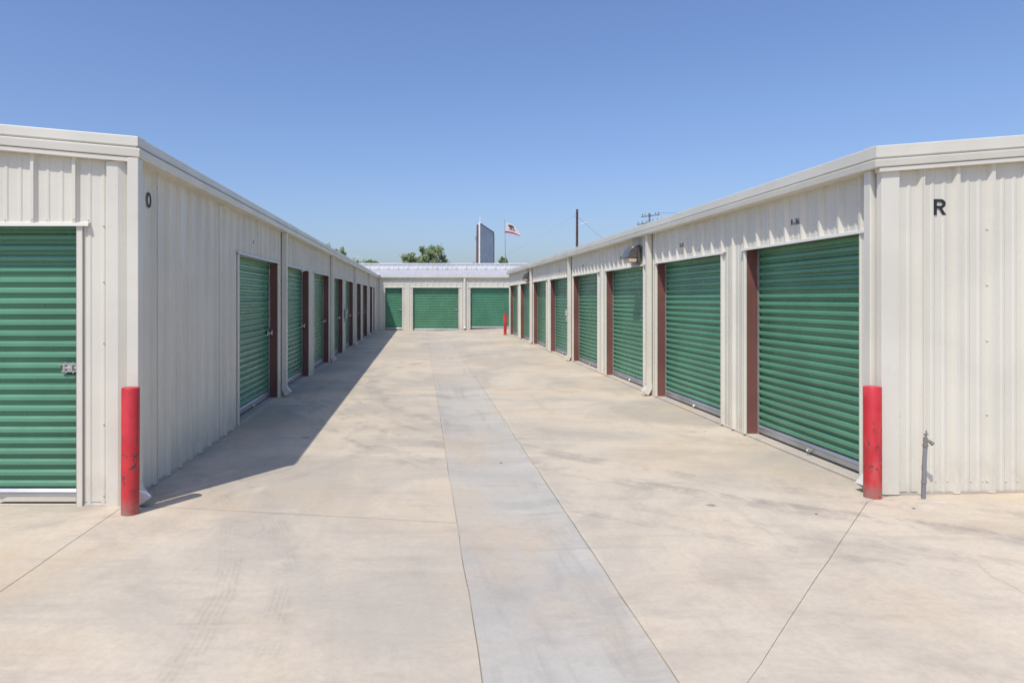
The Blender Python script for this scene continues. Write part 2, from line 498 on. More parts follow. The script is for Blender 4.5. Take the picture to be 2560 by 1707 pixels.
# ------------------------------------------------------------------ roller doors
SLAT_P = .0865
SLAT_PROFILE = [(0, .004), (.012, .001), (.017, .004), (.028, .0185), (.032, .0215), (.038, .0225), (.060, .0225), (.064, .020), (.070, .005), (.0745, .002), (SLAT_P, .001)]
SEAM_PROFILE = [(0, .004), (.010, .001), (.012, .008), (.0155, .009), (.018, .004), (.029, .0185), (.033, .0215), (.039, .0225), (.061, .0225), (.065, .020), (.071, .005), (.0755, .002), (SLAT_P, .001)]
_slat = {}
def slat_mesh(wd, seam):
    key = (round(wd, 3), seam)
    if key not in _slat:
        m = MB()
        pr = [(-z, d*1.3) for z, d in (SEAM_PROFILE if seam else SLAT_PROFILE)]
        # a little thickness, closed at both ends
        ring = [(z, d) for z, d in pr] + [(z, d-.004) for z, d in reversed(pr)]
        m.loft([Vector((-wd/2, d, z)) for z, d in ring], [Vector((wd/2, d, z)) for z, d in ring])
        me = bpy.data.meshes.new('slat'); me.from_pydata(m.v, [], m.f)
        bm = bmesh.new(); bm.from_mesh(me); bmesh.ops.remove_doubles(bm, verts=bm.verts, dist=1e-6)
        bmesh.ops.recalc_face_normals(bm, faces=bm.faces); bm.to_mesh(me); bm.free()
        me.materials.append(M['green'])
        me.polygons.foreach_set('use_smooth', [True]*len(me.polygons)); me.set_sharp_from_angle(angle=math.radians(24))
        _slat[key] = me
    return _slat[key]
door_rnd = random.Random(21)

REC = .150           # curtain valley behind the wall's flat
HEAD = 2.22
def roller_door(bld, fr, u0, u1, zb, latch=True, head=HEAD):
    """opening u0..u1 in a wall; parts of the building plus one roller_door with its slats"""
    # brown steel jambs, their pale outer trims, the drip flashing
    for s, ue in ((1, u0), (-1, u1)):
        m = MB(); m.box(fr, min(ue, ue-s*.05), max(ue, ue-s*.044), -.115, .004, zb, head)
        m.build('jamb', M['jamb'], bld)
        m = MB(); e = sorted((ue+s*.002, ue-s*.045))
        m.box(fr, e[0], e[1], .0045, .024, zb, head); m.build('jamb_trim', M['trim'], bld, bevel=.003)
    m = MB()
    a, b = u0-.10, u1+.10
    pr = [(0, .03), (.036, .018), (.042, -.008), (.038, -.008), (.034, .012), (-.16, .012), (-.16, .03)]
    m.loft([fr(a, d, head+z) for d, z in pr], [fr(b, d, head+z) for d, z in pr])
    m.build('door_header', M['white_trim'], bld)
    # the door itself
    dep = -REC
    m = MB(); m.box(fr, u0+.01, u1-.01, dep-.035, dep-.012, zb, head+.25)
    door = m.build('roller_door', M['green'], bld)
    for s, ue in ((1, u0), (-1, u1)):
        m = MB()
        e = sorted((ue, ue+s*.030))
        m.box(fr, e[0], e[1], -.130, -.116, zb, head); m.box(fr, min(ue, ue+s*.004), max(ue, ue+s*.004), dep-.01, -.130, zb, head)
        m.build('guide', M['galv'], door)
    wd = (u1-u0)-.012
    uc = (u0+u1)/2
    X = -fr.U
    R = Matrix((X, fr.N, Vector((0, 0, 1)))).transposed().to_4x4()
    bar = zb+.028; i = 0
    tone = door_rnd.uniform(.90, 1.08); gtone = (tone*door_rnd.uniform(.95, 1.1), tone, tone*door_rnd.uniform(.93, 1.05), 1)
    door.color = gtone
    z = bar+.082 + SLAT_P*math.ceil((head+.02-bar-.082)/SLAT_P)
    ph = random.randint(0, 4)
    while z - SLAT_P > bar+.075:
        o = bpy.data.objects.new('slat', slat_mesh(wd, (i+ph) % 5 == 0)); COL.objects.link(o)
        o.parent = door; o.matrix_parent_inverse = Matrix.Translation(-origin_of(door))
        mt = Matrix.Translation(fr(uc, dep, z)) @ R
        o.color = gtone
        o.matrix_basis = mt @ Matrix.Rotation(random.uniform(-.006, .006), 4, 'X')
        z -= SLAT_P; i += 1
    m = MB(); m.box(fr, u0+.006, u1-.006, dep-.003, dep+.004, bar+.08, z+.01); m.build('curtain_hem', M['green'], door).color = gtone
    m = MB()
    pr = [(-.012, 0), (.030, 0), (.030, .052), (.034, .055), (.034, .062), (.020, .085), (.004, .092), (-.012, .092)]
    m.loft([fr(u0+.01, dep+d, bar+q) for d, q in pr], [fr(u1-.01, dep+d, bar+q) for d, q in pr])
    bb = m.build('bottom_bar', M['galv'], door)
    m = MB(); m.box(fr, u0+.01, u1-.01, dep-.005, dep+.016, bar-.022, bar); m.build('rubber_seal', M['darksteel'], door)
    # pull: bracket and rope loop at the middle of the bar
    m = MB(); c = uc+.05
    m.box(fr, c-.05, c+.05, dep+.031, dep+.036, bar+.012, bar+.045)
    m.tube([fr(c-.03, dep+.04, bar+.03), fr(c-.02, dep+.062, bar+.008), fr(c+.02, dep+.062, bar+.006), fr(c+.03, dep+.04, bar+.03)], .005, 6)
    m.build('pull_handle', M['chrome'], door)
    if latch:
        ul = u1-.055; zl = 1.09; d0 = dep+.030
        m = MB()
        m.box(fr, ul-.125, ul-.015, d0, d0+.004, zl-.034, zl+.034)
        m.box(fr, ul-.15, ul+.04, d0+.004, d0+.018, zl+.022, zl+.034)
        m.box(fr, ul-.13, ul+.04, d0+.004, d0+.018, zl-.034, zl-.023)
        m.box(fr, ul-.115, ul-.10, d0+.018, d0+.024, zl-.03, zl+.03)
        m.tube([fr(ul-.10, d0+.014, zl), fr(ul+.07, d0+.014, zl)], .009, 8)
        m.box(fr, ul-.05, ul-.035, d0+.004, d0+.034, zl-.022, zl+.022)
        m.build('latch', M['chrome'], door)
        m = MB()
        for a_, b_ in ((-.10, .044), (-.04, .044), (-.10, -.044), (-.04, -.044)):
            m.tube([fr(ul+a_, d0-.002, zl+b_*.9), fr(ul+a_, d0+.008, zl+b_*.9)], .007, 8)
        m.build('rivet', M['chrome'], door)['kind'] = 'stuff'
    return door

def downspout(bld, fr, u, zt, zb, wd=.085, dp=.085, d0=.02, elbow=True):
    """box-section downpipe and the angled shoe at its foot"""
    m = MB(); m.box(fr, u-wd/2, u+wd/2, d0, d0+dp, zb+.18, zt)
    ds = m.build('downspout', M['trim'], bld, bevel=.006)
    m = MB()
    a = [(d0+.0, zb+.185), (d0+dp, zb+.185)]
    rows = []
    for (di, zi, do, zo) in ((d0-.002, zb+.20, d0+dp+.003, zb+.20), (d0-.002, zb+.118, d0+dp+.003, zb+.160), (d0+.062, zb+.012, d0+dp+.072, zb+.080)):
        rows.append([fr(u-wd/2-.003, di, zi), fr(u+wd/2+.003, di, zi), fr(u+wd/2+.003, do, zo), fr(u-wd/2-.003, do, zo)])
    m.grid(rows, True)
    inner = [p*1.0 for p in rows[-1]]
    c = sum(inner, Vector())/4
    lip = [c + (p-c)*.9 for p in inner]
    n = (rows[-1][0]-rows[-2][0]).normalized()
    m.grid([rows[-1], lip, [p - n*.07 for p in lip]], True); m.poly([p-n*.07 for p in lip])
    m.build('elbow', M['white_trim'], ds, bevel=.002)
    return ds

def fascia_profile(out, zt, zgv, zb):
    return [(0.0, zt), (out-.030, zt), (out-.026, zt-.006), (out-.026, zgv+.012), (out-.044, zgv+.006), (out-.044, zgv-.004),
            (out-.004, zgv-.014), (out, zgv-.020), (out-.006, zb+.006), (out-.012, zb), (0.0, zb)]

def text(parent, name, body, fr, uc, zc, height, d, mat='black', bold=.012, label=None, squeeze=1.0):
    cu = bpy.data.curves.new('tmp', 'FONT'); cu.body = body
    cu.align_x = 'CENTER'; cu.size = 1; cu.offset = bold; cu.extrude = 0
    to = bpy.data.objects.new('tmp', cu); COL.objects.link(to)
    dg = bpy.context.evaluated_depsgraph_get(); dg.update()
    me = bpy.data.meshes.new_from_object(to.evaluated_get(dg))
    bpy.data.objects.remove(to)
    ys = [v.co.y for v in me.vertices]; y0, y1 = min(ys), max(ys)
    s = height/(y1-y0)
    for v in me.vertices:
        v.co = fr(uc + v.co.x*s*squeeze, d, zc + (v.co.y-(y0+y1)/2)*s)
    bm = bmesh.new(); bm.from_mesh(me)
    r = bmesh.ops.extrude_face_region(bm, geom=bm.faces[:])
    for v in [q for q in r['geom'] if isinstance(q, bmesh.types.BMVert)]: v.co += fr.N*.0015
    bmesh.ops.recalc_face_normals(bm, faces=bm.faces); bm.to_mesh(me); bm.free()
    me.name = name; me.materials.clear(); me.materials.append(M[mat])
    o = bpy.data.objects.new(name, me); COL.objects.link(o); adopt(o, parent)
    if label: o['label'] = label
    return o

def glyph(parent, loops, fr, uc, zc, height, d, label):
    cu = bpy.data.curves.new('tmp', 'CURVE'); cu.dimensions = '2D'; cu.fill_mode = 'BOTH'
    for lp in loops:
        sp_ = cu.splines.new('POLY'); sp_.points.add(len(lp)-1); sp_.use_cyclic_u = True
        for q, (x, y) in zip(sp_.points, lp): q.co = (x, y, 0, 1)
    to = bpy.data.objects.new('tmp', cu); COL.objects.link(to)
    dg = bpy.context.evaluated_depsgraph_get(); dg.update()
    me = bpy.data.meshes.new_from_object(to.evaluated_get(dg)); bpy.data.objects.remove(to)
    xs = [v.co.x for v in me.vertices]; xm = (min(xs)+max(xs))/2
    for v in me.vertices: v.co = fr(uc+(v.co.x-xm)*height, d, zc+(v.co.y-.5)*height)
    bm = bmesh.new(); bm.from_mesh(me); bmesh.ops.remove_doubles(bm, verts=bm.verts, dist=1e-5)
    q = bmesh.ops.extrude_face_region(bm, geom=bm.faces[:])
    for v in [e for e in q['geom'] if isinstance(e, bmesh.types.BMVert)]: v.co += fr.N*.0015
    bmesh.ops.recalc_face_normals(bm, faces=bm.faces); bm.to_mesh(me); bm.free()
    me.name = 'wall_letter'; me.materials.clear(); me.materials.append(M['black'])
    o = bpy.data.objects.new('wall_letter', me); COL.objects.link(o); adopt(o, parent); o['label'] = label
    return o
def arc(cx, cy, rx, ry, a0, a1, n=10):
    return [(cx+rx*math.cos(math.radians(a0+(a1-a0)*i/n)), cy+ry*math.sin(math.radians(a0+(a1-a0)*i/n))) for i in range(n+1)]
GLYPH_R = [[(0, 0), (0, 1), (.44, 1)] + arc(.46, .715, .30, .285, 85, -80) + [(.80, .0), (.575, .0), (.36, .415), (.20, .415), (.20, 0)],
           [(.20, .835), (.20, .585), (.42, .585)] + arc(.43, .71, .125, .125, -85, 85)]
GLYPH_O = [arc(.38, .5, .38, .5, 0, 348, 29), arc(.38, .5, .185, .32, 0, 348, 29)]

# ------------------------------------------------------------------ side buildings
def eave_and_rake(bld, sgn, sx, fy, y_end, zt, zgv, zb, slope, width):
    """sgn -1: left building (wall faces +x). Mitred gutter along the aisle, rake across the front."""
    OUT = .15; DIF = .07
    pr = fascia_profile(OUT, zt, zgv, zb)
    m = MB()
    m.loft([Vector((sx - sgn*d, fy-(d-DIF), z)) for d, z in pr], [Vector((sx - sgn*d, y_end, z)) for d, z in pr])
    m.build('eave_gutter', M['trim'], bld)
    m = MB()
    far = sx + sgn*width/2
    run = width/2
    m.loft([Vector((sx - sgn*d, fy-(d-DIF), z)) for d, z in pr], [Vector((far, fy-(d-DIF), z+slope*run)) for d, z in pr])
    m.build('rake_fascia', M['trim'], bld)
    # flat closure board under the rake
    m = MB()
    e0, e1 = sx-sgn*.10, far
    for (ea, eb) in ((e0, e1),):
        m.loft([Vector((ea, fy-.006, zb-.034)), Vector((ea, fy-.066, zb-.034)), Vector((ea, fy-.066, zb-.002)), Vector((ea, fy-.006, zb-.002))],
               [Vector((eb, fy-.006, zb-.034+slope*run)), Vector((eb, fy-.066, zb-.034+slope*run)), Vector((eb, fy-.066, zb-.002+slope*run)), Vector((eb, fy-.006, zb-.002+slope*run))])
    m.build('rake_closure', M['trim'], bld)
    # corner cap
    m = MB()
    pc = [(d+.003, z) for d, z in fascia_profile(OUT, zt+.003, zgv, zb-.003)]
    m.grid([[Vector((sx - sgn*d, fy-(d-DIF)-.0, z)) for d, z in pc[1:-1]], [Vector((sx - sgn*d, fy+.10, z)) for d, z in pc[1:-1]]])
    m.build('corner_cap', M['trim'], bld)
    # second half of the gable front and the roof
    m = MB()
    for y in (fy-.02,):
        a = [Vector((sx - sgn*.10, y, zt-.012)), Vector((far, y, zt-.012+slope*run)), Vector((far+sgn*run, y, zt-.012)), Vector((far+sgn*run, y, zt-.06)), Vector((far, y, zt-.06+slope*run)), Vector((sx - sgn*.10, y, zt-.06))]
        b = [Vector((p.x, y_end+.02, p.z)) for p in a]
        m.loft(a, b)
    m.build('roof', M['roof'], bld)

# ---- right building (letter R)
RX, RF, REND = 3.85, 5.646, 29.62
rb = thing('storage_building', (8.4, 17.6, 0), 'long cream metal storage building right of the driveway, letter R on its end wall', 'building')
RZT, RZG, RZB = 2.895, 2.79, 2.715
eave_and_rake(rb, 1, RX, RF, REND+.06, RZT, RZG, RZB, .078, 9.2)
frR = frame((RX, 0, 0), (0, -1, 0), (-1, 0, 0))          # u = -y
frRF = frame((0, RF, 0), (1, 0, 0), (0, -1, 0))          # u = x
far_edges = [8.06+3.045*k for k in range(8)]
R_doors = [(5.95 if k == 0 else e-2.39, e) for k, e in enumerate(far_edges)]
rbase = lambda y: zg(3.85, y)+.028
m = MB()                                                 # floor slab, follows the yard
ys = [RF-.004] + [6+i*1.5 for i in range(16)] + [REND]
for d0, d1 in ((.012, -9.0),):
    m.grid([[frR(-y, d0, -.25) for y in ys], [frR(-y, d0, rbase(y)-.006) for y in ys], [frR(-y, d0-.012, rbase(y)) for y in ys], [frR(-y, -1.0, rbase(y)) for y in ys]])
m.poly([frRF(3.838, .012, -.25), frRF(13.2, .012, -.25), frRF(13.2, .012, zg(3.85, 5)+.16), frRF(3.838, .012, zg(3.85, 5)+.02)])
m.build('foundation_slab', M['foundation'], rb)
RPH, RP = -5.95, .3048
prev = RF+.02
for k, (n, f) in enumerate(R_doors):
    b0 = rbase((n+f)/2)
    wall_panels(rb, frR, -n+.0, -prev, lambda u: rbase(-u)-.006, RZB+.03, RPH, RP)     # pier nearer than the door
    wall_panels(rb, frR, -f, -n, HEAD+.015, RZB+.03, RPH, RP)                              # over the door
    roller_door(rb, frR, -f, -n, b0)
    prev = f
wall_panels(rb, frR, -REND, -prev, lambda u: rbase(-u)-.006, RZB+.03, RPH, RP)
m = MB(); m.box(frR, -REND-.02, -REND+.07, .0, .038, rbase(REND), RZB); m.box(frRF, RX-.038, RX+.07, -(REND-RF)-.02, -(REND-RF)-.001, rbase(REND), RZB)
m.build('corner_trim', M['trim'], rb)
for y in (11.37, 17.47, 23.57):
    downspout(rb, frR, -y, RZB, rbase(y)-.03)
downspout(rb, frR, -(RF+.088), RZB, rbase(6)-.04, .085, .085, .022)
m = MB()                                                 # flat corner trim on the front
m.loft([frRF(RX-.072, -.02, zg(4, 5)+.005), frRF(RX-.068, .040, zg(4, 5)+.005), frRF(RX+.080, .040, zg(4, 5)+.005), frRF(RX+.086, .002, zg(4, 5)+.005)],
       [frRF(RX-.072, -.02, RZB-.02), frRF(RX-.068, .040, RZB-.02), frRF(RX+.080, .040, RZB-.02), frRF(RX+.086, .002, RZB-.02)])
m.build('corner_trim', M['trim'], rb, bevel=.004)
fr_top = lambda u: RZB-.01 + .078*(u-RX)
wall_panels(rb, frRF, RX+.082, 8.45, lambda u: zg(u, 5)+.004, fr_top, 4.13, .29)
wall_panels(rb, frRF, 8.45, 13.05, lambda u: zg(u, 5)+.004, lambda u: fr_top(8.45)-.078*(u-8.45), 4.13, .29)
sc = []
for i in range(16):
    u = 4.13+.29*i
    for z in (.14, 1.30, 2.22): sc.append((u+.028, .005, z))
    if i % 3 == 2:
        for z in (.14, .69, 1.30, 1.76, 2.22): sc.append((u-.035, .006, z))
    for q in (1/3, 2/3): sc.append((u+.29*q+.026, .001, .14))
for z in (.12, .69, 1.40, 2.25): sc.append((RX+.098, .004, z))
screws(rb, frRF, sc)
sc = []
for k, (n, f) in enumerate(R_doors):
    y = 5.95
    while y < f+.6:
        if n-.7 < y < f+.1:
            sc.append((-y, RIB_H, 2.47 if int(round((y-5.95)/.3048)) % 2 == 0 else 2.80))
            if n < y < f: sc.append((-y-.06, .006, HEAD+.05)); sc.append((-y-.12, .004, HEAD+.045))
            elif k: sc.append((-y-.05, .004, 1.35)); sc.append((-y+.01, RIB_H, 1.35)); sc.append((-y-.05, .004, .16))
        y += .3048
screws(rb, frR, sc, .007)
glyph(rb, GLYPH_R, frRF, 4.285, 2.40, .130, .0075, 'black letter R on the end wall')
for k, (n, f) in enumerate(R_doors):
    yc = [6.955, 9.95, 13.0, 16.1][k] if k < 4 else n+1.2
    # snap between two ribs
    q = math.floor((yc-5.95)/.3048)
    yc = 5.95+.3048*(q+.5)
    text(rb, 'unit_number', 'R-%d' % (36-k), frR, -yc, 2.435, .06, .008, bold=.010)
# back and far end, seen only from elsewhere
m = MB()
m.poly([(RX-.0, REND, 0), (13.05, REND, 0), (13.05, REND, RZB), (8.45, REND, RZB+.36), (RX, REND, RZB)])
m.poly([(13.05, RF, 0), (13.05, REND, 0), (13.05, REND, RZB), (13.05, RF, RZB)])
m.build('back_wall', M['wall'], rb)

# ---- left building (letter O)
LX, LF, LEND = -2.336, 5.38, 35.50
lb = thing('storage_building', (-6.9, 20.4, 0), 'long cream metal storage building left of the driveway, aisle side in shade', 'building')
LZT, LZG, LZB = 2.910, 2.825, 2.742
eave_and_rake(lb, -1, LX, LF, LEND-.14, LZT, LZG, LZB, .092, 9.2)
frL = frame((LX, 0, 0), (0, 1, 0), (1, 0, 0))            # u = y
frLF = frame((0, LF, 0), (1, 0, 0), (0, -1, 0))
L_far = [11.06+3.045*k for k in range(8)]
L_doors = [(e-2.38, e) for e in L_far] + [(33.05, 33.97)]
lbase = lambda y: zg(-2.336, y)+.028
m = MB()
ys = [LF-.004] + [6+i*1.5 for i in range(20)] + [LEND]
m.grid([[frL(y, .012, -.25) for y in ys], [frL(y, .012, lbase(y)-.006) for y in ys], [frL(y, 0, lbase(y)) for y in ys], [frL(y, -1.0, lbase(y)) for y in ys]])
m.grid([[frLF(-11.6, .012, -.25), frLF(-2.325, .012, -.25)], [frLF(-11.6, .012, .022), frLF(-2.325, .012, .022)], [frLF(-11.6, 0, .03), frLF(-2.335, 0, .03)], [frLF(-11.6, -1.2, .03), frLF(-2.335, -1.2, .03)]])
m.build('foundation_slab', M['foundation'], lb)
prev = LF+.02
LPH, LP = 5.954, .3048
for k, (n, f) in enumerate(L_doors):
    wall_panels(lb, frL, prev, n, lambda u: lbase(u)-.02, LZB+.03, LPH, LP)
    wall_panels(lb, frL, n, f, HEAD+.015, LZB+.03, LPH, LP)
    roller_door(lb, frL, n, f, lbase((n+f)/2))
    prev = f
wall_panels(lb, frL, prev, LEND-.02, lambda u: lbase(u)-.02, LZB+.03, LPH, LP)
for y in (11.37, 17.47, 23.57, 29.66):
    downspout(lb, frL, y, LZB, lbase(y)-.03)
downspout(lb, frL, LF-.026, LZB, .0, .085, .088, .047)
# front
lf_top = lambda u: LZB-.01 + .092*(LX-u)
m = MB()
zc0 = .005
prt = [(-2.470, .002), (-2.462, .042), (-2.372, .042), (-2.302, .006), (-2.302, -.05), (-2.40, -.05)]
m.loft([frLF(u, d, zc0) for u, d in prt], [frLF(u, d, LZB-.02) for u, d in prt])
m.build('corner_trim', M['trim'], lb, bevel=.003)
FD = (-5.10, -2.705)
wall_panels(lb, frLF, FD[1], -2.465, .005, lf_top, -3.05, .328)
wall_panels(lb, frLF, FD[0], FD[1], HEAD+.015, lf_top, -3.05, .328)
wall_panels(lb, frLF, -6.93, FD[0], .005, lf_top, -3.05, .328)
wall_panels(lb, frLF, -11.5, -6.93, .005, lambda u: lf_top(-6.93)-.092*(-6.93-u), -3.05, .328)
roller_door(lb, frLF, FD[0], FD[1], .0)
sc = [(-2.50, .008, z) for z in (.10, .66, 1.30, 1.78, 2.22)]
for i in range(8):
    u = -3.05-.328*(i-1)
    sc += [(u, RIB_H, HEAD+.05), (u+.10, .006, HEAD+.045)]
screws(lb, frLF, sc)
sc = []
for i in range(10):
    y = 5.954+.3048*i
    for z in (.55, 1.30, 2.45): 
        if i % 2 == 1 or z == 1.30: sc.append((y-.03, .008, z+.04*(i % 3)))
for n, f in L_doors:
    y = 5.954+.3048*math.ceil((n-5.954)/.3048)
    while y < f: sc += [(y, RIB_H, 2.46), (y+.09, .006, HEAD+.05)]; y += .6096
screws(lb, frL, sc, .007)
glyph(lb, GLYPH_O, frL, 5.835, 2.485, .132, .009, 'black letter O at the shaded corner')
text(lb, 'unit_number', '4', frL, 9.47, 2.43, .055, .009, bold=.02)
m = MB()
m.poly([(-11.5, LF, 0), (-11.5, LEND, 0), (-11.5, LEND, LZB), (-11.5, LF, LZB)])
m.build('back_wall', M['wall'], lb)
# white end cap of the gutter where it meets the far roof
m = MB(); m.box(frL, LEND-.30, LEND-.12, .02, .19, LZT+.002, LZT+.07); m.build('gutter_end_cap', M['white'], lb, bevel=.02)

# ---- far building
FY = 35.55
fb = thing('storage_building', (1.5, 40, 0), 'cream metal storage building closing the far end of the driveway', 'building')
frF = frame((0, FY, 0), (1, 0, 0), (0, -1, 0))
FZT, FZG, FZB = 2.865, 2.81, 2.755
pr = [(0, FZT), (.12, FZT), (.125, FZT-.008), (.125, FZG+.006), (.115, FZG), (.128, FZG-.008), (.13, FZG-.014), (.126, FZB+.004), (.12, FZB), (0, FZB)]
m = MB(); m.loft([frF(-11.0, d, z) for d, z in pr], [frF(13, d, z) for d, z in pr]); m.build('eave_gutter', M['trim'], fb)
F_doors = [(-1.888, -.985), (-.44, 1.953), (2.557, 4.95), (5.5, 7.9), (8.45, 10.85)]
fbase = lambda x: zg(x, 35)+.012
m = MB()
xs = [-11+i for i in range(25)]
m.grid([[frF(x, .012, -.25) for x in xs], [frF(x, .012, fbase(x)) for x in xs], [frF(x, -1.0, fbase(x)) for x in xs]])
m.build('foundation_slab', M['foundation'], fb)
prev = -2.30
for n, f in F_doors:
    wall_panels(fb, frF, prev, n, lambda u: fbase(u)-.006, FZB+.03, -1.84, .3048)
    wall_panels(fb, frF, n, f, HEAD+.045, FZB+.03, -1.84, .3048)
    roller_door(fb, frF, n, f, fbase((n+f)/2)-.005, head=HEAD+.03)
    prev = f
wall_panels(fb, frF, prev, 13, lambda u: fbase(u)-.006, FZB+.03, -1.84, .3048)
m = MB(); m.box(frF, -2.325, -2.24, .001, .03, fbase(-2.2), FZB); m.build('corner_trim', M['trim'], fb)
downspout(fb, frF, 2.255, FZB, fbase(2.2), .10, .085, .022)
# roof in sheets, rising to the taller wall behind
RIDGE_Y, SL = 42.85, .0833
n_ = 0
x = -11.0
while x < 13:
    m = MB(); x2 = min(13, x+.9144)
    prf = profile(x, x2+.015, -11, .3048)
    off = .0015*(n_ % 2)
    m.grid([[Vector((u, FY-.12, FZT+.004+d*.22+off)) for u, d in prf], [Vector((u, RIDGE_Y, FZT+.004+d*.22+off+SL*(RIDGE_Y-FY+.12))) for u, d in prf]])
    m.build('roof_panel', M['roof'], fb)
    x = x2; n_ += 1
frP = frame((0, RIDGE_Y-.01, 0), (1, 0, 0), (0, -1, 0))
zr = FZT+SL*(RIDGE_Y-FY+.12)
wall_panels(fb, frP, -11, 13, zr+.02, 3.84, -10.9, .3048, 'white_wall', 'parapet_panel')
m = MB(); m.box(frP, -11, 13, -.12, .055, 3.835, 3.895); m.build('parapet_cap', M['white_wall'], fb, bevel=.008)
m = MB()
for i in range(40):
    u = -10.6+.61*i
    m.box(frP, u-.10, u+.10, .03, .10, zr-.012, zr+.05)
o = m.build('roof_bracket', M['galv'], fb)
m = MB()
m.poly([(-11, RIDGE_Y+5, 0), (13, RIDGE_Y+5, 0), (13, RIDGE_Y+5, 3.8), (-11, RIDGE_Y+5, 3.8)])
m.poly([(13, FY, 0), (13, RIDGE_Y, 0), (13, RIDGE_Y, zr), (13, FY, FZB)])
m.poly([(13, RIDGE_Y, 0), (13, RIDGE_Y+5, 0), (13, RIDGE_Y+5, 3.8), (13, RIDGE_Y, 3.8)])
m.poly([(-11, FY, 0), (-11, RIDGE_Y, 0), (-11, RIDGE_Y, zr), (-11, FY, FZB)])
m.poly([(-11, RIDGE_Y, 3.83), (13, RIDGE_Y, 3.83), (13, RIDGE_Y+5, 3.7), (-11, RIDGE_Y+5, 3.7)])
m.build('back_wall', M['wall'], fb)

# ------------------------------------------------------------------ bollards
def bollard(x, y, r, h, lean, label):
    z0 = zg(x, y)
    m = MB(); n = 28
    prof = [(r, -.05), (r, h-.006), (r-.003, h-.001), (r-.009, h), (r-.012, h-.002), (.0001, h+.006)]
    m.grid([[Vector((x+lean[0]*z+q*math.cos(2*math.pi*k/n), y+lean[1]*z+q*math.sin(2*math.pi*k/n), z0+z)) for k in range(n)] for q, z in prof], True)
    o = m.build('bollard', M['red'], None, True, base=(x, y, z0))
    return tag(o, label, 'bollard', 'red bollards at the building corners')
bollard(-2.204, 5.17, .0655, .955, (.004, 0), 'red bollard with scraped paint at the near corner of the left building')
bollard(3.690, 5.58, .0660, .905, (-.002, 0), 'red bollard at the near corner of the right building, beside the spigot pipe')
bollard(3.63, 29.5, .066, .93, (0, 0), 'distant red bollard in front of the far green doors')
# broken grout collars at the two near feet
# ------------------------------------------------------------------ spigot
sx, sy = 4.058, 5.50
sz = zg(sx, sy)
sp = thing('water_spigot', (sx, sy, sz), 'grey standpipe with a brass hose tap at the foot of the letter R wall', 'spigot')
m = MB(); m.tube([(sx-.012, sy, sz-.05), (sx-.004, sy, sz+.3), (sx+.004, sy, sz+.435)], .0155, 12); m.build('pipe', M['pipe'], sp, True)
m = MB(); m.tube([(sx+.004, sy, sz+.425), (sx+.004, sy, sz+.445), (sx+.004, sy, sz+.446), (sx+.004, sy, sz+.50)], [.021, .021, .016, .016], 10)
m.tube([(sx+.004, sy-.005, sz+.478), (sx+.03, sy-.012, sz+.470), (sx+.052, sy-.02, sz+.448)], [.013, .013, .017], 10)
tap = m.build('tap', M['darkpipe'], sp, True)
m = MB(); m.tube([(sx+.008, sy, sz+.50), (sx+.012, sy, sz+.555)], [.008, .005], 8); m.tube([(sx-.004, sy, sz+.522), (sx+.024, sy, sz+.526)], .008, 8)
m.build('handle', M['darkpipe'], tap, True)
m = MB(); m.tube([(sx-.008, sy, sz+.13), (sx-.006, sy, sz+.15)], .0195, 12); m.build('coupling', M['pipe'], sp, True)
m = MB()
rows = []
for q, z in ((1.0, -.004), (.8, .004), (.35, .010), (.02, .014)):
    rows.append([Vector((sx+.045+q*(.095+.03*math.sin(3*t)+.015*math.sin(7*t))*math.cos(t), sy-.05-.35*q*.1*math.cos(t)+q*(.07+.02*math.sin(2*t+1))*math.sin(t), sz+z)) for t in [k*math.pi/9 for k in range(18)]])
m.grid(rows, True); m.build('mortar_patch', paint('white_mortar', (.47, .41, .33), .9, .25), sp, True)

# ------------------------------------------------------------------ wall lights
def wall_light(y, label):
    zc = 2.27
    t = thing('wall_light', (RX, y, zc), label, 'wall light', 'wall lights over the right doors')
    f = frame((RX-RIB_H, y, zc), (0, -1, 0), (-1, 0, 0))
    m = MB(); m.box(f, -.19, .19, .0, .05, .02, .315); m.build('back_plate', M['bronze'], t, bevel=.01)
    m = MB()
    arc = [(.051, .31), (.09, .308), (.13, .29), (.17, .25), (.20, .20), (.216, .14), (.22, .095)]
    L = [f(-.185, d, z) for d, z in arc]; R_ = [f(.185, d, z) for d, z in arc]
    inner = [(.051, .10), (.26, .095)]
    ring = arc + [(.052, .088)]
    m.loft([f(-.185, d, z) for d, z in ring], [f(.185, d, z) for d, z in ring])
    m.build('hood', M['bronze'], t, True, bevel=.012)
    m = MB()
    ring = [(.055, .087), (.205, .092), (.195, .025), (.07, .015)]
    m.loft([f(-.17, d, z) for d, z in ring], [f(.17, d, z) for d, z in ring]); m.build('lens', M['lens'], t, bevel=.01)
    m = MB(); m.box(f, -.05, .05, .01, .10, -.03, .019); m.build('junction_box', M['boxgrey'], t, bevel=.004)
wall_light(12.05, 'nearer bronze hooded wall light beside the right building downspout')
wall_light(24.25, 'farther bronze hooded wall light near the end of the right building')

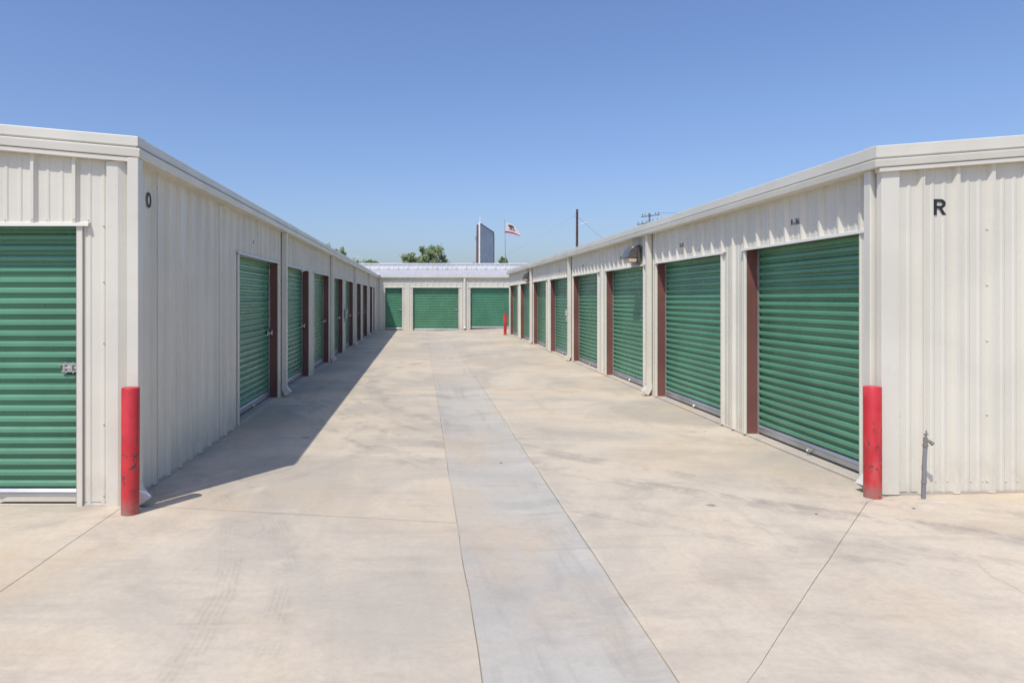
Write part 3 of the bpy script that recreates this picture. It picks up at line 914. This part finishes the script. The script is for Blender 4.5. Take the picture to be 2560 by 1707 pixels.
# ------------------------------------------------------------------ meter boxes
def outlet_box(f, u, z, label, loc):
    t = thing('electrical_box', loc, label, 'electrical box', 'electrical boxes on the piers')
    m = MB(); m.box(f, u-.065, u+.065, .036, .048, z-.14, z+.14); m.build('mounting_plate', M['boxgrey'], t, bevel=.004)
    m = MB(); m.box(f, u-.06, u+.06, .049, .125, z-.005, z+.135); m.build('cover', M['boxbeige'], t, bevel=.008)
    m = MB(); m.box(f, u-.055, u+.055, .049, .105, z-.15, z-.012); m.build('box', M['boxgrey'], t, bevel=.008)
    m = MB(); m.tube([f(u, .075, z-.15), f(u, .075, z-.19), f(u, .03, z-.23)], .012, 8); m.build('conduit', M['galv'], t, True)
outlet_box(frR, -17.62, 1.22, 'grey electrical box on the right building pier beside a downspout', (RX, 17.62, 1.1))
outlet_box(frL, 20.55, 1.20, 'grey electrical box on a shaded pier of the left building', (LX, 20.55, 1.1))

# ------------------------------------------------------------------ padlocks on the left row
ordn = ['first', 'second', 'third', 'fourth', 'fifth', 'sixth', 'seventh']
for k, (n, f_) in enumerate(L_doors[:7]):
    u, d, z = f_-.055, -.072, 1.10
    m = MB()
    for (r0, da, db) in ((.042, -.012, .014),):
        nseg = 20
        rows = [[frL(u+q*math.cos(2*math.pi*i/nseg), d+e, z+q*math.sin(2*math.pi*i/nseg)) for i in range(nseg)] for q, e in ((.001, da), (r0-.005, da), (r0, da+.005), (r0, db-.006), (r0-.006, db), (.012, db+.001), (.001, db+.001))]
        m.grid(rows, True)
    o = m.build('disc_padlock', M['polished'], None, True, base=frL(u, d, z))
    tag(o, 'round steel padlock on the %s green door of the shaded left row' % ordn[k], 'padlock', 'padlocks on the left row doors')
    m = MB(); m.tube([frL(u-.03, d-.004, z+.012), frL(u-.05, d-.006, z), frL(u-.03, d-.004, z-.012)], .005, 8); m.build('shackle', M['chrome'], o, True)

# ------------------------------------------------------------------ trees
def tree(name, x, y, top, rx, rz, n, leaf, label, cat='tree', seed=1, lobes=None, group='trees beyond the far roof', mat='leaf', ry=None):
    rnd = random.Random(seed)
    t = thing(name, (x, y, -.3), label, cat, group)
    cz = top-rz
    m = MB()
    tr = max(.05, rx*.06)
    m.tube([(x, y, -.3), (x+.05, y, cz*.5), (x-.04, y, cz), (x, y, cz+rz*.4)], [tr*1.3, tr, tr*.7, tr*.25], 9)
    m.build('trunk', M['bark'], t, True)
    ml = MB()
    lobes = lobes or [(0, 0, 0, 1.0)]
    cl = []
    ry = ry or rx
    for (lx, ly, lz, s) in lobes:
        for i in range(int(26*s*s)+6):
            while True:
                a = Vector((rnd.uniform(-1, 1), rnd.uniform(-1, 1), rnd.uniform(-1, 1)))
                if .35 < a.length < 1: break
            c = Vector((x+lx*rx+a.x*rx*s*.85, y+ly*ry+a.y*ry*s*.85, cz+lz*rz+a.z*rz*s*.85))
            cl.append((c, s))
    lm = MB()
    for (c, s) in cl[::4]:
        b = Vector((x, y, cz-rz*.2))
        mid = (b+c)/2 + Vector((rnd.uniform(-.2, .2), rnd.uniform(-.2, .2), .1))
        lm.tube([b, mid, c], [tr*.45, tr*.25, tr*.08], 5)
    lm.build('limb', M['bark'], t, True)
    per = max(1, int(n*2.4)//len(cl))
    for (c, s) in cl:
        cr = rx*.20*s*rnd.uniform(.6, 1.25)
        for j in range(per):
            p = c + Vector((rnd.gauss(0, cr*.5), rnd.gauss(0, cr*.5), rnd.gauss(0, cr*.5)))
            nrm = (Vector((rnd.gauss(0, .8), rnd.gauss(-.2, .8), rnd.gauss(.6, .7))) + (p-Vector((x, y, cz))).normalized()*.7).normalized()
            a = nrm.orthogonal().normalized(); a = Matrix.Rotation(rnd.uniform(0, 6.28), 3, nrm) @ a
            b = nrm.cross(a)
            L = leaf*rnd.uniform(.6, 1.3)
            ml.poly([p-a*L*.5, p-b*L*.25+nrm*L*.06, p+a*L*.5, p+b*L*.25+nrm*L*.06])
    me = bpy.data.meshes.new('crown'); me.from_pydata(ml.v, [], ml.f); me.materials.append(M[mat])
    o = bpy.data.objects.new('crown', me); COL.objects.link(o); adopt(o, t)
    return t
tree('leafy_tree', .38, 75, 7.85, 3.05, 2.7, 10500, .27, 'broad grey green tree standing behind the far roof', seed=3,
     lobes=[(.22, 0, .22, .72), (-.35, 0, .02, .66), (.55, 0, -.25, .60), (-.62, 0, -.30, .52), (0, 0, -.5, .9), (.12, .1, .55, .42), (-.12, 0, .0, .55)])
tree('leafy_tree', 8.98, 75, 6.5, .58, .85, 1100, .16, 'small bright green treetop between the pylon sign and the flagpole', seed=5, mat='leafbright', lobes=[(0, 0, 0, 1), (.1, 0, .3, .6), (-.3, 0, -.4, .7)])
tree('leafy_tree', -8.55, 70, 7.3, 1.75, 2.2, 3600, .22, 'sprawling tree showing above the left building roof', seed=8, mat='leaf',
     lobes=[(.25, 0, .35, .6), (-.5, 0, .3, .7), (.65, 0, -.25, .6), (0, 0, -.3, .9)])
tree('leafy_tree', -5.6, 70, 5.80, 1.75, .8, 2200, .20, 'low rounded tree between the left roof and the far building', seed=11, mat='leafbright',
     lobes=[(-.5, 0, .2, .55), (.1, 0, .25, .55), (.62, 0, 0, .5), (0, 0, -.3, .9)])
tree('leafy_tree', 5.85, 76, 5.95, .22, .6, 160, .14, 'thin sprig of foliage left of the brown sign column', seed=14, mat='leaf', lobes=[(0, 0, .4, .5), (-.4, 0, -.3, .8)])

# ------------------------------------------------------------------ pylon sign
A = Vector((5.21, 60.0, 0)); B = Vector((7.30, 68.2, 0))
U = (B-A).normalized(); Nf = Vector((U.y, -U.x, 0))       # face looks right and a little forward
ps = thing('pylon_sign', (6.2, 64, -.3), 'tall blank blue grey pylon sign with a brown column behind the far roof', 'sign')
fS = frame(A, U, Nf)
L_ = (B-A).length
def ring(u0, u1, z0, z1, ch):
    return [(u0, z0), (u1, z0), (u1, z1-ch), (u1-ch*.8, z1), (u0, z1)]
TZ = 8.36
m = MB()
rg = ring(0, L_, 1.0, TZ, .35)
m.loft([fS(u, -.02, z) for u, z in rg], [fS(u, -.17, z) for u, z in rg]); m.build('cabinet', M['white'], ps)
m = MB()
r0 = ring(.03, L_-.02, 1.05, TZ-.04, .35); r1 = ring(.09, L_-.30, 1.3, TZ-.14, .35)
m.grid([[fS(u, -.019, z) for u, z in r0], [fS(u, .02, z) for u, z in r0], [fS(u, .02, z) for u, z in r1], [fS(u, -.012, z) for u, z in r1]], True)
m.build('frame', M['signframe'], ps)
nP = 4
u_a, u_b = .09, L_-.30
for i in range(nP):
    a_, b_ = u_a+(u_b-u_a)*i/nP+.006, u_a+(u_b-u_a)*(i+1)/nP-.006
    m = MB(); top = TZ-.14 if i < nP-1 else TZ-.14
    rr = [(a_, 1.3), (b_, 1.3), (b_, top), (a_, top)] if i < nP-1 else [(a_, 1.3), (b_, 1.3), (b_, top-.35), (b_-.28, top), (a_, top)]
    m.loft([fS(u, -.016, z) for u, z in rr], [fS(u, -.006, z) for u, z in rr])
    m.build('face_panel', M['signface'], ps)
m = MB()
cx0, cx1 = A.x-.35, A.x-.175
m.loft([Vector((cx0-.06, 60.0, -.3)), Vector((cx1, 60.0, -.3)), Vector((cx1, 60.6, -.3)), Vector((cx0-.06, 60.6, -.3))],
       [Vector((cx0+.05, 60.0, 8.2)), Vector((cx1, 60.0, 8.2)), Vector((cx1, 60.6, 8.2)), Vector((cx0+.05, 60.6, 8.2))])
cl = m.build('column', M['column'], ps)
m = MB(); m.box(WORLD, cx0-.12, cx0-.0, 60.1, 60.3, 6.86, 7.14); m.build('junction_box', M['boxgrey'], cl)
m = MB(); m.tube([fS(.35, -.09, TZ-.02), fS(.35, -.09, TZ+.62)], [.035, .028], 8); m.box(fS, .27, .43, -.14, -.03, TZ, TZ+.10)
m.build('antenna', M['white'], ps)

# ------------------------------------------------------------------ flag
PX = 8.62; PY = 70.0
fp = thing('flagpole', (PX, PY, -.3), 'slim grey flagpole carrying the white flag', 'flagpole')
m = MB(); m.tube([(PX+.05, PY, -.3), (PX+.02, PY, 6), (PX-.06, PY, 9.72)], [.045, .035, .02], 8); m.build('pole', M['galv'], fp, True)
m = MB(); m.tube([(PX-.06, PY, 9.71), (PX-.06, PY, 9.75), (PX-.06, PY, 9.79)], [.02, .04, .01], 8); m.build('finial', M['chrome'], fp, True)
W_ = 1.58
def cloth(u, v):
    """u along the fly, v up the hoist; the fly end droops"""
    x = PX-.03 + W_*(u - .09*u*u*(1-v)*0)
    top = 9.52 - .42*u**1.15 - .46*u**3.0
    bot = 8.44 - .22*u - .06*u*u + .05*math.sin(5*u)
    z = bot + (top-bot)*v
    x += -.10*v*u*u + .06*(1-v)*u
    y = PY - .05 + .16*u**.5*math.sin(6.5*u+1.6*v) + .25*u
    return Vector((x, y, z))
def cloth_part(name, u0, u1, v0, v1, mat, parent=None, nu=26, nv=10, th=.006, base=None):
    m = MB()
    fa = [[cloth(u0+(u1-u0)*i/nu, v0+(v1-v0)*j/nv)+Vector((0, -th, 0)) for i in range(nu+1)] for j in range(nv+1)]
    ba = [[cloth(u0+(u1-u0)*i/nu, v0+(v1-v0)*j/nv)+Vector((0, th, 0)) for i in range(nu+1)] for j in range(nv+1)]
    m.grid(fa); m.grid(ba)
    edge = lambda g: g[0] + [r[-1] for r in g[1:]] + list(reversed(g[-1][:-1])) + [r[0] for r in reversed(g[1:-1])]
    m.grid([edge(fa), edge(ba)], True)
    return m.build(name, mat, parent, True, base=base)
flag = cloth_part('flag', 0, 1, .17, 1, M['flagwhite'], None, base=(PX, PY, 9.0))
tag(flag, 'white flag with a brown bear and a red lower stripe, flying', 'flag')
cloth_part('red_stripe', 0, 1, 0, .168, M['flagred'], flag)
def emblem(name, pts, mat, th=.014):
    bm = bmesh.new()
    vs = [bm.verts.new((u, v, 0)) for u, v in pts]
    bm.faces.new(vs)
    bmesh.ops.triangulate(bm, faces=bm.faces[:])
    for it in range(2): bmesh.ops.subdivide_edges(bm, edges=bm.edges[:], cuts=1, use_grid_fill=True)
    r = bmesh.ops.extrude_face_region(bm, geom=bm.faces[:])
    up = set(q for q in r['geom'] if isinstance(q, bmesh.types.BMVert))
    for v in bm.verts:
        c = cloth(v.co.x, v.co.y); v.co = c + Vector((0, -th if v in up else th, 0))
    bmesh.ops.recalc_face_normals(bm, faces=bm.faces)
    me = bpy.data.meshes.new(name); bm.to_mesh(me); bm.free(); me.materials.append(mat)
    o = bpy.data.objects.new(name, me); COL.objects.link(o); adopt(o, flag); return o
bear = [(.20, .70), (.215, .80), (.245, .865), (.27, .86), (.29, .885), (.315, .87), (.36, .885), (.44, .90), (.52, .895), (.575, .85), (.60, .77), (.60, .62), (.625, .50),
        (.635, .445), (.56, .44), (.555, .52), (.525, .60), (.47, .60), (.475, .45), (.40, .44), (.405, .54), (.385, .60), (.365, .52), (.355, .43), (.29, .43), (.305, .52), (.30, .62), (.265, .66), (.225, .655)]
emblem('bear_emblem', bear, M['flagbrown'])
emblem('grass_patch', [(.26, .43), (.30, .36), (.50, .34), (.72, .38), (.66, .435), (.50, .425), (.36, .42)], M['flaggreen'])

# ------------------------------------------------------------------ poles and wires
ux, uy = 15.98, 70.0
up = thing('utility_pole', (ux, uy, -.3), 'dark brown wooden utility pole with a small street lamp arm above the right roof', 'utility pole')
m = MB(); m.tube([(ux-.02, uy, -.3), (ux+.01, uy, 10.84)], [.15, .115], 12); m.build('pole', M['wood'], up, True)
m = MB(); m.tube([(ux+.11, uy-.05, 9.15), (ux+.25, uy-.06, 9.28), (ux+.58, uy-.10, 9.42)], .022, 8); arm = m.build('lamp_arm', M['galv'], up, True)
m = MB()
rows = []
for (dx, hw, hz) in ((.0, .03, .03), (.06, .07, .055), (.25, .10, .06), (.45, .085, .05), (.60, .03, .018)):
    rows.append([Vector((ux+.55+dx, uy-.10+hw*math.cos(t), 9.44+dx*.06+hz*math.sin(t))) for t in [k*math.pi/5 for k in range(10)]])
m.grid(rows, True); m.poly(rows[0]); m.poly(rows[-1]); hd = m.build('lamp_head', M['white'], arm, True)
m = MB(); m.tube([(ux+.70, uy-.10, 9.50), (ux+.70, uy-.10, 9.62)], .035, 8); m.build('photocell', M['darksteel'], arm, True)
m = MB()
for z in (10.35, 10.10):
    m.tube([(ux-.11, uy, z), (ux-.24, uy-.02, z+.02)], .014, 6); m.tube([(ux-.24, uy-.02, z-.05), (ux-.24, uy-.02, z+.07)], .035, 8)
m.build('insulator', M['boxgrey'], up, True)
def wire(a, b, sag, label, r=.014, n=24):
    a, b = Vector(a), Vector(b)
    pts = [a.lerp(b, i/n) - Vector((0, 0, sag*4*(i/n)*(1-i/n))) for i in range(n+1)]
    m = MB(); m.tube(pts, r, 5)
    o = m.build('power_line', M['cable'], None, True, base=a)
    return tag(o, label, 'wire', 'overhead wires')
wire((ux-.24, uy-.02, 10.2), (7.4, 68.3, 5.6), .2, 'thin overhead wire sloping from the brown utility pole down towards the pylon sign', .0035)
wire((ux+.10, uy, 10.05), (ux+6.6, uy, 4.4), .03, 'taut guy wire sloping right from the brown utility pole', .010)

qx, qy = 30.1, 90.0
uq = thing('utility_pole', (qx, qy, -.3), 'weathered distant utility pole with two insulator cross arms peeking over the right roof', 'utility pole')
m = MB(); m.tube([(qx, qy, -.3), (qx, qy, 12.95)], [.16, .115], 10); m.build('pole', M['oldwood'], uq, True)
def crossarm(z, x0, x1, dy, tilt, ins):
    m = MB()
    a = Vector((qx+x0, qy-.15-dy*x0/1.1, z+tilt*x0)); b = Vector((qx+x1, qy-.15-dy*x1/1.1, z+tilt*x1))
    m.tube([a, b], .075, 4); c = m.build('cross_arm', M['oldwood'], uq)
    for t in ins:
        p = a.lerp(b, t)
        m = MB(); m.tube([p+Vector((0, 0, .06)), p+Vector((0, 0, .16)), p+Vector((0, 0, .18)), p+Vector((0, 0, .30))], [.03, .03, .075, .06], 8)
        m.build('insulator', M['darksteel'], c, True)
crossarm(12.62, -.85, .95, 1.1, .05, (.06, .2, .42, .78, .94))
crossarm(11.75, -1.25, 1.25, 1.1, .14, (.03, .2, .38, .62, .80, .95))
wire((qx+.9, qy-1.2, 12.85), (qx+60, qy-30, 13.4), 1.4, 'thin overhead wire leading right from the distant cross arm pole', .016)

lx, ly = -5.85, 60.0
sl = thing('street_lamp', (lx, ly, -.3), 'slender grey gooseneck street lamp rising over the left roof', 'street lamp')
m = MB(); m.tube([(lx-.05, ly, -.3), (lx-.05, ly, 4.9), (lx+.02, ly, 5.22), (lx+.14, ly, 5.36), (lx+.24, ly, 5.39)], [.05, .035, .026, .024, .022], 8); m.build('pole', M['galv'], sl, True)
m = MB(); m.box(WORLD, lx+.22, lx+.40, ly-.07, ly+.07, 5.35, 5.41); m.build('lamp_head', M['white'], sl, bevel=.015)

# ------------------------------------------------------------------ small litter on the concrete
def pebble(x, y, s, label):
    z = zg(x, y); m = MB(); rnd = random.Random(int(x*100)); n = 8; rows = []
    for q, h in ((1, -.1), (1.05, .1), (.7, .32), (.02, .40)):
        rows.append([Vector((x+q*s*(1+.25*rnd.uniform(-1, 1))*math.cos(2*math.pi*k/n), y+.6*q*s*(1+.25*rnd.uniform(-1, 1))*math.sin(2*math.pi*k/n), z+h*s)) for k in range(n)])
    m.grid(rows, True); o = m.build('pebble', M['pebble'], None, True, base=(x, y, z))
    tag(o, label, 'pebble', 'pebbles on the concrete')
def onground(px, py):
    Y = CAM_H*1706.7/(py-748); return (px-1053)*Y/1706.7, Y
for (px, py, s, lab) in ((1253, 1152, .016, 'small dark pebble lying in the grey gutter'), (2041, 1290, .012, 'small dark pebble on the concrete left of the right bollard foot'),
                         (2284, 1279, .013, 'small dark pebble on the concrete below the spigot pipe')):
    x, y = onground(px, py); pebble(x, y, s, lab)
